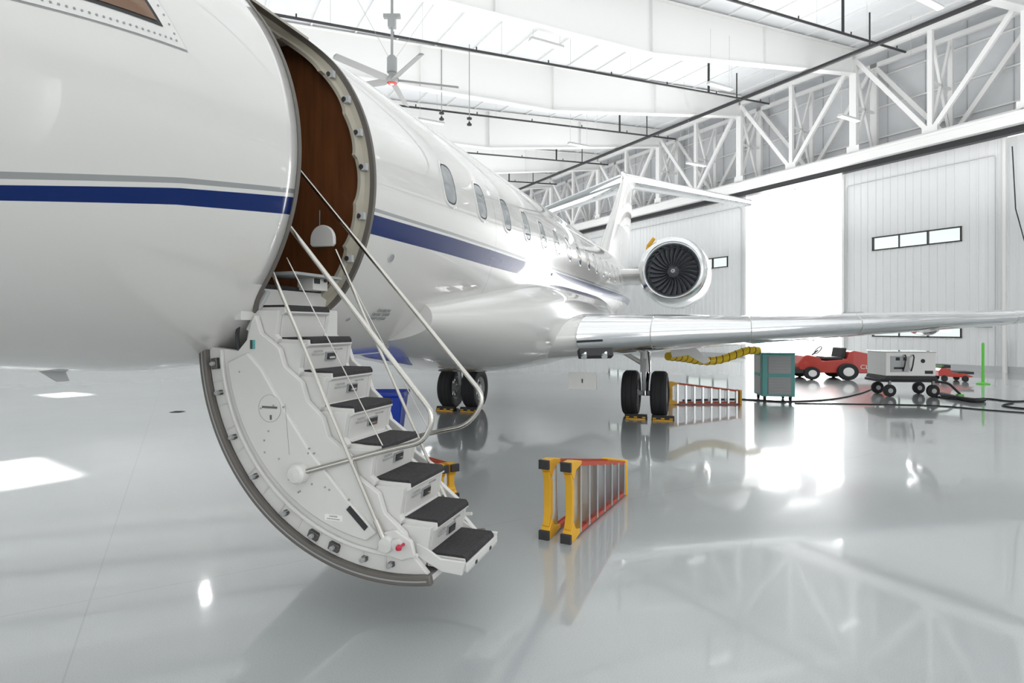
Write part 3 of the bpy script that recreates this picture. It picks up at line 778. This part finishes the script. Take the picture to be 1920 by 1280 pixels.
b = B(); b.rev([(.001, -.125), (.12, -.12), (.15, -.095)], (0, 0, 0), (0, 0, 1), M_RED, 24); b.rev([(.001, -.135), (.06, -.13)], (0, 0, 0), (0, 0, 1), M_TAG, 24); b.obj('hub_cap', fan)
b = B(); b.cyl((0, 0, .6), (0, 0, 3.3), .04, M_GREY); b.box((0, 0, 1.9), (.5, .14, .10), M_GREY); b.box((0, 0, 1.7), (.22, .2, .28), M_GREY)
for q in (-1, 1): b.cyl((0, 0, .5), (q*1.5, .8*q, 3.2), .005, M_GREY, seg=6)
b.obj('drop_tube', fan)
bl = B(); bl.loft([[Vector((r_, u*w, t)) for u, t in ((-1, -.035), (-.3, .035), (.4, .03), (1, 0), (.3, -.02), (-.4, -.03))] for r_, w in ((.14, .07), (.3, .13), (2.0, .11))], M_BLADE)
f0 = bl.obj('fan_blade', fan)
f0.rotation_euler = (radians(14), 0, radians(16))
for k in range(1, 5):
    o = f0.copy(); sc.collection.objects.link(o); o.rotation_euler = (radians(14), 0, radians(16+72*k))
for ix, iy0, iy1 in ((828, 100, 224), (880, 110, 234)):
    d = 23.0; p = Vector(((ix-960)/FPX*d, d, HC+(612-iy1)/FPX*d)); b = B()
    b.cyl((0, 0, 0), (0, 0, 3.2), .018, M_GREY, seg=8); b.rev([(.001, -.05), (.09, -.02), (.1, .03), (.04, .08), (.03, .12)], (0, 0, 0), (0, 0, 1), M_DARK, 16)
    b.rev([(.03, .2), (.1, .22), (.1, .27), (.03, .3)], (0, 0, 0), (0, 0, 1), M_DARK, 16)
    b.obj('pendant_detector', loc=p, label='black detector hanging on a thin rod', category='detector', group='hanging detectors')

# ============================================================ FLOOR OBJECTS
def ladder(loc, rz, L, w0, w1, steps, sep, label):
    e = empty('step_ladder', loc=loc, rz=rz, label=label, category='ladder', group='folded step ladders')
    def zt(y): return w0+(w1-w0)*y/L
    def rail(x, z0a, z0b):
        b = B()
        b.beam((x, .12, z0a), (x, L, z0b), .05, .014, M_ORG)
        for q in (-1, 1): b.beam((x+q*.023, .12, z0a), (x+q*.023, L, z0b), .008, .034, M_ORG)
        b.obj('rail', e, label='orange fiberglass rail')
    for x in (0, -sep):
        rail(x, .03, .03); rail(x, w0-.03, zt(L)-.03)
        for zf, sg in ((.0, 1), (w0, -1)):
            b = B()
            b.prism([(0, 0), (.10, 0), (.24, .03), (.24, .055), (.12, .08), (.07, .15), (.0, .06)], lambda u, w, a: Vector((a, u, zf+sg*w)), x-.038, x+.038, M_YEL)
            b.box((x, -.010, zf+sg*.035), (.09, .03, .075), M_DARK); b.obj('foot', e, bevel=.004, label='yellow foot with black rubber pad')
        b = B(); b.prism([(.02, .10), (.075, .10), (.10, w0*.3), (.10, w0*.7), (.075, w0-.10), (.02, w0-.10), (.05, w0*.68), (.05, w0*.32)], lambda u, w, a: Vector((a, u, w)), x-.03, x+.03, M_YEL); b.obj('foot_brace', e, bevel=.004)
    for k in range(steps):
        y = .2+(L-.3)*k/(steps-1); b = B(); z1 = zt(y)-.03
        b.box((0, y, (z1+.03)/2), (.085, .008, z1-.03), M_ALU); b.box((-.04, y+.015, (z1+.03)/2), (.006, .03, z1-.03), M_ALU); b.box((.04, y+.015, (z1+.03)/2), (.006, .03, z1-.03), M_ALU)
        b.obj('ladder_step', e)
        if k % 2 == 0:
            b = B(); b.box((-sep, y, (z1+.03)/2), (.05, .02, z1-.03), M_ALU); b.obj('rear_brace', e)
    b = B(); b.box((-sep/2, L, w1/2), (sep+.08, .05, w1), M_YEL); b.obj('ladder_cap', e, bevel=.01, label='yellow plastic ladder top')
    return e
p0 = G(1062, 1018); p1 = G(1166, 930); dv = p1-p0
ladder((p0.x, p0.y, 0), math.atan2(-dv.x, dv.y), dv.length+.05, .64, .36, 7, .19, 'folded orange step ladder with yellow feet lying on its side')
p0 = G(852, 938); p1 = G(741, 885); dv = p1-p0
ladder((p0.x, p0.y, 0), math.atan2(-dv.x, dv.y), 1.3, .36, .3, 5, .12, 'orange and yellow step ladder lying behind the airstair')
p0 = G(1252, 758); p1 = G(1388, 758); dv = p1-p0
ladder((p0.x, p0.y, 0), math.atan2(-dv.x, dv.y), dv.length, .50, .32, 8, .12, 'orange step ladder lying on its side behind the main wheels')

b = B(); p = G(714, 810)
rings = []
for z, w, dd in ((0, .30, .24), (.57, .37, .28), (.60, .40, .31), (.65, .40, .31), (.65, .37, .28), (.05, .28, .21)):
    rings.append([Vector((x, y, z)) for x, y in rrect(0, 0, w*2, dd*2, .06, 5)])
b.loft(rings, M_BLUE); b.obj('trash_bin', loc=(p.x, p.y+.2, 0), label='blue plastic bin behind the airstair', category='bin')
for (ix, iy) in ((1190, 783), (1240, 786), (838, 768), (882, 770)):
    p = G(ix, iy); b = B()
    b.prism([(-.08, 0), (.08, 0), (.03, .09), (-.03, .09)], lambda u, w, a: Vector((a, u, w)), -.2, .2, M_DARK)
    for q in (-.15, 0, .15): b.box((q, -.065, .04), (.06, .012, .02), M_YEL, Matrix.Rotation(radians(-31), 3, 'X'))
    b.box((0, -.085, .012), (.36, .012, .02), M_YEL)
    b.obj('wheel_chock', loc=(p.x, p.y-.12, 0), rz=-TH, label='black and yellow rubber wheel chock in front of a tire', category='wheel chock', group='wheel chocks')
p = G(1462, 752)
e = empty('air_cooler', loc=(p.x, p.y+.3, 0), rz=radians(-8), label='teal portable air cooling unit with grey grilles', category='air cooler')
b = B(); b.box((0, 0, .6), (.72, .7, .98), M_TEAL); b.box((0, 0, 1.10), (.74, .72, .03), M_TEAL); b.obj('body', e, bevel=.02)
for z in (.36, .84):
    b = B(); b.box((0.02, -.355, z), (.5, .015, .40), M_GREY)
    for k in range(12): b.box((.02, -.366, z-.18+k*.033), (.48, .012, .012), M_LGREY)
    b.obj('grille', e, label='grey louvred grille')
    b = B(); b.box((-.365, 0, z), (.015, .5, .40), M_LGREY); b.obj('side_panel', e)
for x in (-.28, .28):
    for y in (-.27, .27):
        b = B(); b.cyl((x-.02, y, .06), (x+.02, y, .06), .06, M_TIRE); b.box((x, y, .11), (.06, .08, .03), M_GREY); b.obj('caster', e)
P = []
pa = Vector((3.35, 12.6, 1.08)); pb = Vector((p.x-.46, p.y+.3, 1.15))
for i in range(61):
    t = i/60; v = pa.lerp(pb, t); P.append(Vector((v.x, v.y+.2*sin(t*5), v.z-.15*sin(pi*min(1, t*1.15))+.03*sin(t*9))))
b = B(); yh = mat('hose_yellow', (1.0, .68, .03), .5); b.tube(P, .09, yh, 14)
hp = []
for i in range(600):
    t = i/599; j = min(59, int(t*60)); v = P[j].lerp(P[j+1], t*60-j); tg = (P[j+1]-P[j]).normalized(); n_ = tg.cross(Vector((0, 0, 1))).normalized(); m_ = n_.cross(tg)
    a = i*2*pi/40; hp.append(v+(n_*cos(a)+m_*sin(a))*.088)
b.tube(hp, .010, M_DARK, 5); b.obj('duct_hose', label='yellow flexible duct hose with black spiral rib', category='hose')

p = G(1714, 745)
e = empty('power_cart', loc=(p.x, p.y+.5, 0), rz=radians(-4), label='white ground power cart with black wheels', category='power cart')
e.scale = (.94, .94, .98)
b = B(); b.box((0, 0, .82), (1.25, .9, .60), M_WHITE); b.prism([(-.66, .42), (.66, .42), (.62, .52), (-.62, .52)], lambda u, w, a: Vector((u, a, w)), -.48, .48, M_DARK)
b.box((0, 0, 1.12), (1.28, .93, .03), M_WHITE); b.box((0, 0, .40), (1.45, .8, .07), M_DARK); b.obj('body', e, bevel=.02)
b = B(); b.box((-.28, -.456, .82), (.45, .01, .40), M_LGREY); b.box((-.33, -.462, .95), (.10, .01, .08), M_DARK); b.box((-.15, -.462, .95), (.08, .01, .08), M_DARK); b.box((-.3, -.462, .72), (.25, .01, .05), M_DARK); b.obj('control_panel', e)
b = B(); b.cyl((.3, -.45, .9), (.3, -.465, .9), .05, M_DARK); b.obj('gauge', e)
b = B(); b.box((.45, -.452, .62), (.2, .01, .08), M_DARK); b.obj('vent', e)
for q in (-.2, .0):
    b = B(); b.tube([(q, -.47, .65), (q, -.54, .8), (q+.03, -.54, 1.0), (q+.05, -.47, 1.05)], .016, M_DARK, 8)
    b.obj('cable_loop', e)
for x in (-.5, .58):
    for y in (-.40, .40):
        xx = x+(.12 if y > 0 else 0)
        b = B(); b.rev([(.001, -.05), (.07, -.05), (.12, -.045), (.155, -.03), (.155, .03), (.12, .045), (.001, .05)], (xx, y, .155), (0, 1, 0), M_TIRE, 24); b.cyl((xx, y-.06, .155), (xx, y-.04, .155), .06, M_LGREY); b.box((xx, y, .34), (.05, .06, .12), M_GREY); b.obj('wheel', e)
b = B(); b.tube(fillet([(.7, -.3, .38), (1.0, -.35, .35), (1.25, -.4, .08)], .1), .03, M_DARK, 8); b.box((1.25, -.4, .05), (.14, .1, .06), M_GREEN); b.obj('tow_bar', e)

p = G(1583, 712)
e = empty('tow_tractor', loc=(p.x, p.y+.5, 0), rz=radians(-8), label='red airport tow tractor with open seat', category='tow tractor')
e.scale = (1.18, 1.08, 1.0)
b = B()
b.prism([(-1.10, .22), (1.15, .22), (1.15, .66), (1.05, .76), (.30, .94), (.18, .90), (.12, .66), (-.52, .60), (-.58, .72), (-.90, .80), (-1.0, .76), (-1.16, .50)], lambda u, w, a: Vector((u, a, w)), -.5, .5, M_RED)
b.obj('body', e, bevel=.03)
b = B(); b.prism([(-1.22, .20), (-.9, .20), (-.88, .30), (-1.22, .36)], lambda u, w, a: Vector((u, a, w)), -.52, .52, M_DARK); b.obj('bumper', e, bevel=.01)
b = B(); b.box((-.18, 0, .68), (.46, .8, .10), M_DARK); b.box((.08, 0, .86), (.1, .8, .34), M_DARK, Matrix.Rotation(.15, 3, 'Y')); b.obj('seat', e, bevel=.03)
b = B(); b.cyl((-.66, -.1, .78), (-.50, -.1, .94), .02, M_DARK); b.tube([(-.50+.08*cos(a*pi/10)*1, -.1+.17*sin(a*pi/10), .94+.12*cos(a*pi/10)) for a in range(20)], .013, M_DARK, 6, closed=True); b.obj('steering_wheel', e)
for x, r_ in ((.12, .27), (-.80, .21)):
    for y in (-.52, .52):
        b = B(); s_ = -1 if y < 0 else 1
        b.rev([(.001, -.08), (r_*.6, -.09), (r_*.92, -.08), (r_, -.05), (r_, .05), (r_*.92, .08), (r_*.6, .09), (.001, .08)], (x, y, r_), (0, 1, 0), M_TIRE, 28)
        b.rev([(.001, .0), (r_*.5, .0), (r_*.55, .02)], (x, y+s_*.10, r_), (0, 1, 0), M_TAG, 20); b.obj('wheel', e)
text('CLAY', .19, (.44, -.515, .42), (radians(90), 0, 0), M_TAG, e, align='LEFT')
p = G(1800, 716)
e = empty('equipment_cart', loc=(p.x, p.y+.4, 0), rz=radians(-15), label='low red wheeled equipment cart with black deck', category='cart')
e.scale = (.70, .82, .8)
b = B(); b.prism([(-.6, .2), (.5, .16), (.75, .2), (.4, .32), (-.1, .34), (-.15, .5), (-.5, .52), (-.62, .4)], lambda u, w, a: Vector((u, a, w)), -.35, .35, M_RED); b.obj('body', e, bevel=.02)
b = B(); b.box((-.3, 0, .58), (.34, .6, .12), M_DARK); b.obj('seat_pad', e)
b = B(); b.box((.45, 0, .34), (.6, .66, .09), M_DARK); b.obj('deck', e)
for x in (-.4, .4):
    for y in (-.36, .36):
        b = B(); b.cyl((x, y-.04, .12), (x, y+.04, .12), .12, M_TIRE); b.obj('wheel', e)
b = B(); b.tube([(-.75, -.3, .12), (-.78, -.3, .55), (-.70, -.3, .6), (-.4, -.3, .6)], .015, M_GREEN, 8); b.obj('handle', e, label='green tube handle')
p = G(1843, 720); b = B()
b.rev([(.001, 0), (.17, 0), (.17, .03), (.038, .06), (.038, 1.15), (.038, 1.2), (.02, 1.24), (.001, 1.24)], (0, 0, 0), (0, 0, 1), M_GREEN, 20)
b.obj('delineator_post', loc=(p.x, p.y, 0), label='bright green marker post on round base', category='post')
p = G(1866, 697); e = empty('utility_cabinet', loc=(p.x, p.y, 0), rz=RZ-pi/2, label='light grey metal utility cabinet against the hangar door', category='cabinet')
b = B(); b.box((0, 0, .62), (.72, .4, 1.2), M_CAB); b.obj('body', e, bevel=.01)
b = B(); b.box((0, -.205, .62), (.62, .01, 1.08), M_CAB); b.box((.22, -.215, .65), (.02, .02, .1), M_GREY); b.obj('door', e)
def cable(pix, r, lab, m=M_DARK):
    P = [G(x, y, r) for x, y in pix]; Q = []
    for i in range(len(P)-1):
        p_1 = P[max(i-1, 0)]; p2 = P[min(i+2, len(P)-1)]
        for k in range(8):
            t = k/8; Q.append(.5*((2*P[i])+(P[i+1]-p_1)*t+(2*p_1-5*P[i]+4*P[i+1]-p2)*t*t+(3*P[i]-p_1-3*P[i+1]+p2)*t**3))
    Q.append(P[-1])
    for q in Q: q.z = r
    b = B(); b.tube(Q, r, m, 8); b.obj('floor_cable', label=lab, category='cable', group='cables on the floor')
cable([(1280, 750), (1380, 748), (1480, 752), (1560, 748), (1610, 738), (1638, 728), (1655, 722)], .016, 'black cable lying on the glossy floor')
cable([(1490, 756), (1600, 757), (1750, 760), (1850, 768), (1990, 778)], .012, 'thin black cable lying on the glossy floor')
cable([(1750, 742), (1790, 748), (1850, 747), (1900, 752), (1960, 750), (1990, 765), (1930, 766), (1880, 760), (1900, 755)], .016, 'coiled black cable lying on the glossy floor')
cable([(1765, 738), (1790, 744), (1825, 750), (1845, 749)], .05, 'thick black cable bundle lying on the floor')
p = G(333, 772); b = B(); b.rev([(.001, .004), (.13, .004), (.15, .001)], (0, 0, 0), (0, 0, 1), M_SEAL, 24)
for k in range(5): b.box((0, -.08+.04*k, .006), (.2, .012, .004), M_DARK)
b.obj('floor_drain', loc=(p.x, p.y, 0), label='round metal floor drain', category='drain')

# ============================================================ LIGHT
w = bpy.data.worlds.new('World'); sc.world = w; w.use_nodes = True
bg = w.node_tree.nodes['Background']; bg.inputs['Color'].default_value = (.98, .99, 1, 1); bg.inputs['Strength'].default_value = 2.7
def area(loc, target, sx, sy, power, spread=180, col=(1, 1, 1)):
    l = bpy.data.lights.new('a', 'AREA'); l.shape = 'RECTANGLE'; l.size = sx; l.size_y = sy; l.energy = power; l.color = col; l.spread = radians(spread)
    o = bpy.data.objects.new('area_lamp', l); sc.collection.objects.link(o); o.location = loc
    o.rotation_euler = (Vector(target)-Vector(loc)).to_track_quat('-Z', 'Y').to_euler(); return o
p = G(35, 885); area((p.x-4, p.y+3, 9.5), p, .7, 1.4, 32, 2, (1, .98, .94))  # added narrow beam, stands in for a sun patch on the floor
p = G(122, 740); area((p.x-5, p.y+3, 9), p, .7, 1.0, 32, 2, (1, .98, .94))  # another added beam, imitates the farther sunlit patch
for hx in (-14, -3, 8, 19.5):
    for hy in (-6, 6.2, 18.3, 30.6, 42):
        q = hangar(hx, hy, 5.6); o = area(q, (q.x, q.y+.001, 20), 8, 8, 400 if hx < 15 else 520); o.name = 'ceiling_fill'  # unseen fill lamps added to brighten the ceiling from below
q = Vector((-13.7, 26.2, 10.2)); area(q, (q.x*.2, q.y*.2, 0), .3, .3, 40)  # ceiling lamp mirrored as a glint in the floor
# bright daylight entering through the open hangar door
q = hangar(27.9, 18.7, 4.4); t = hangar(10, 18.7, 4.0); o = area(q, t, 5.2, 8.6, 1500); o.name = 'door_daylight'

cam = bpy.data.cameras.new('Camera'); co = bpy.data.objects.new('Camera', cam); sc.collection.objects.link(co)
co.location = (0, 0, HC); co.rotation_euler = (pi/2, 0, 0)
cam.sensor_width = 36; cam.lens = FPX/1920*36; cam.shift_y = -28/1920; cam.clip_start = .05; cam.clip_end = 500
sc.camera = co
sc.view_settings.view_transform = 'Standard'
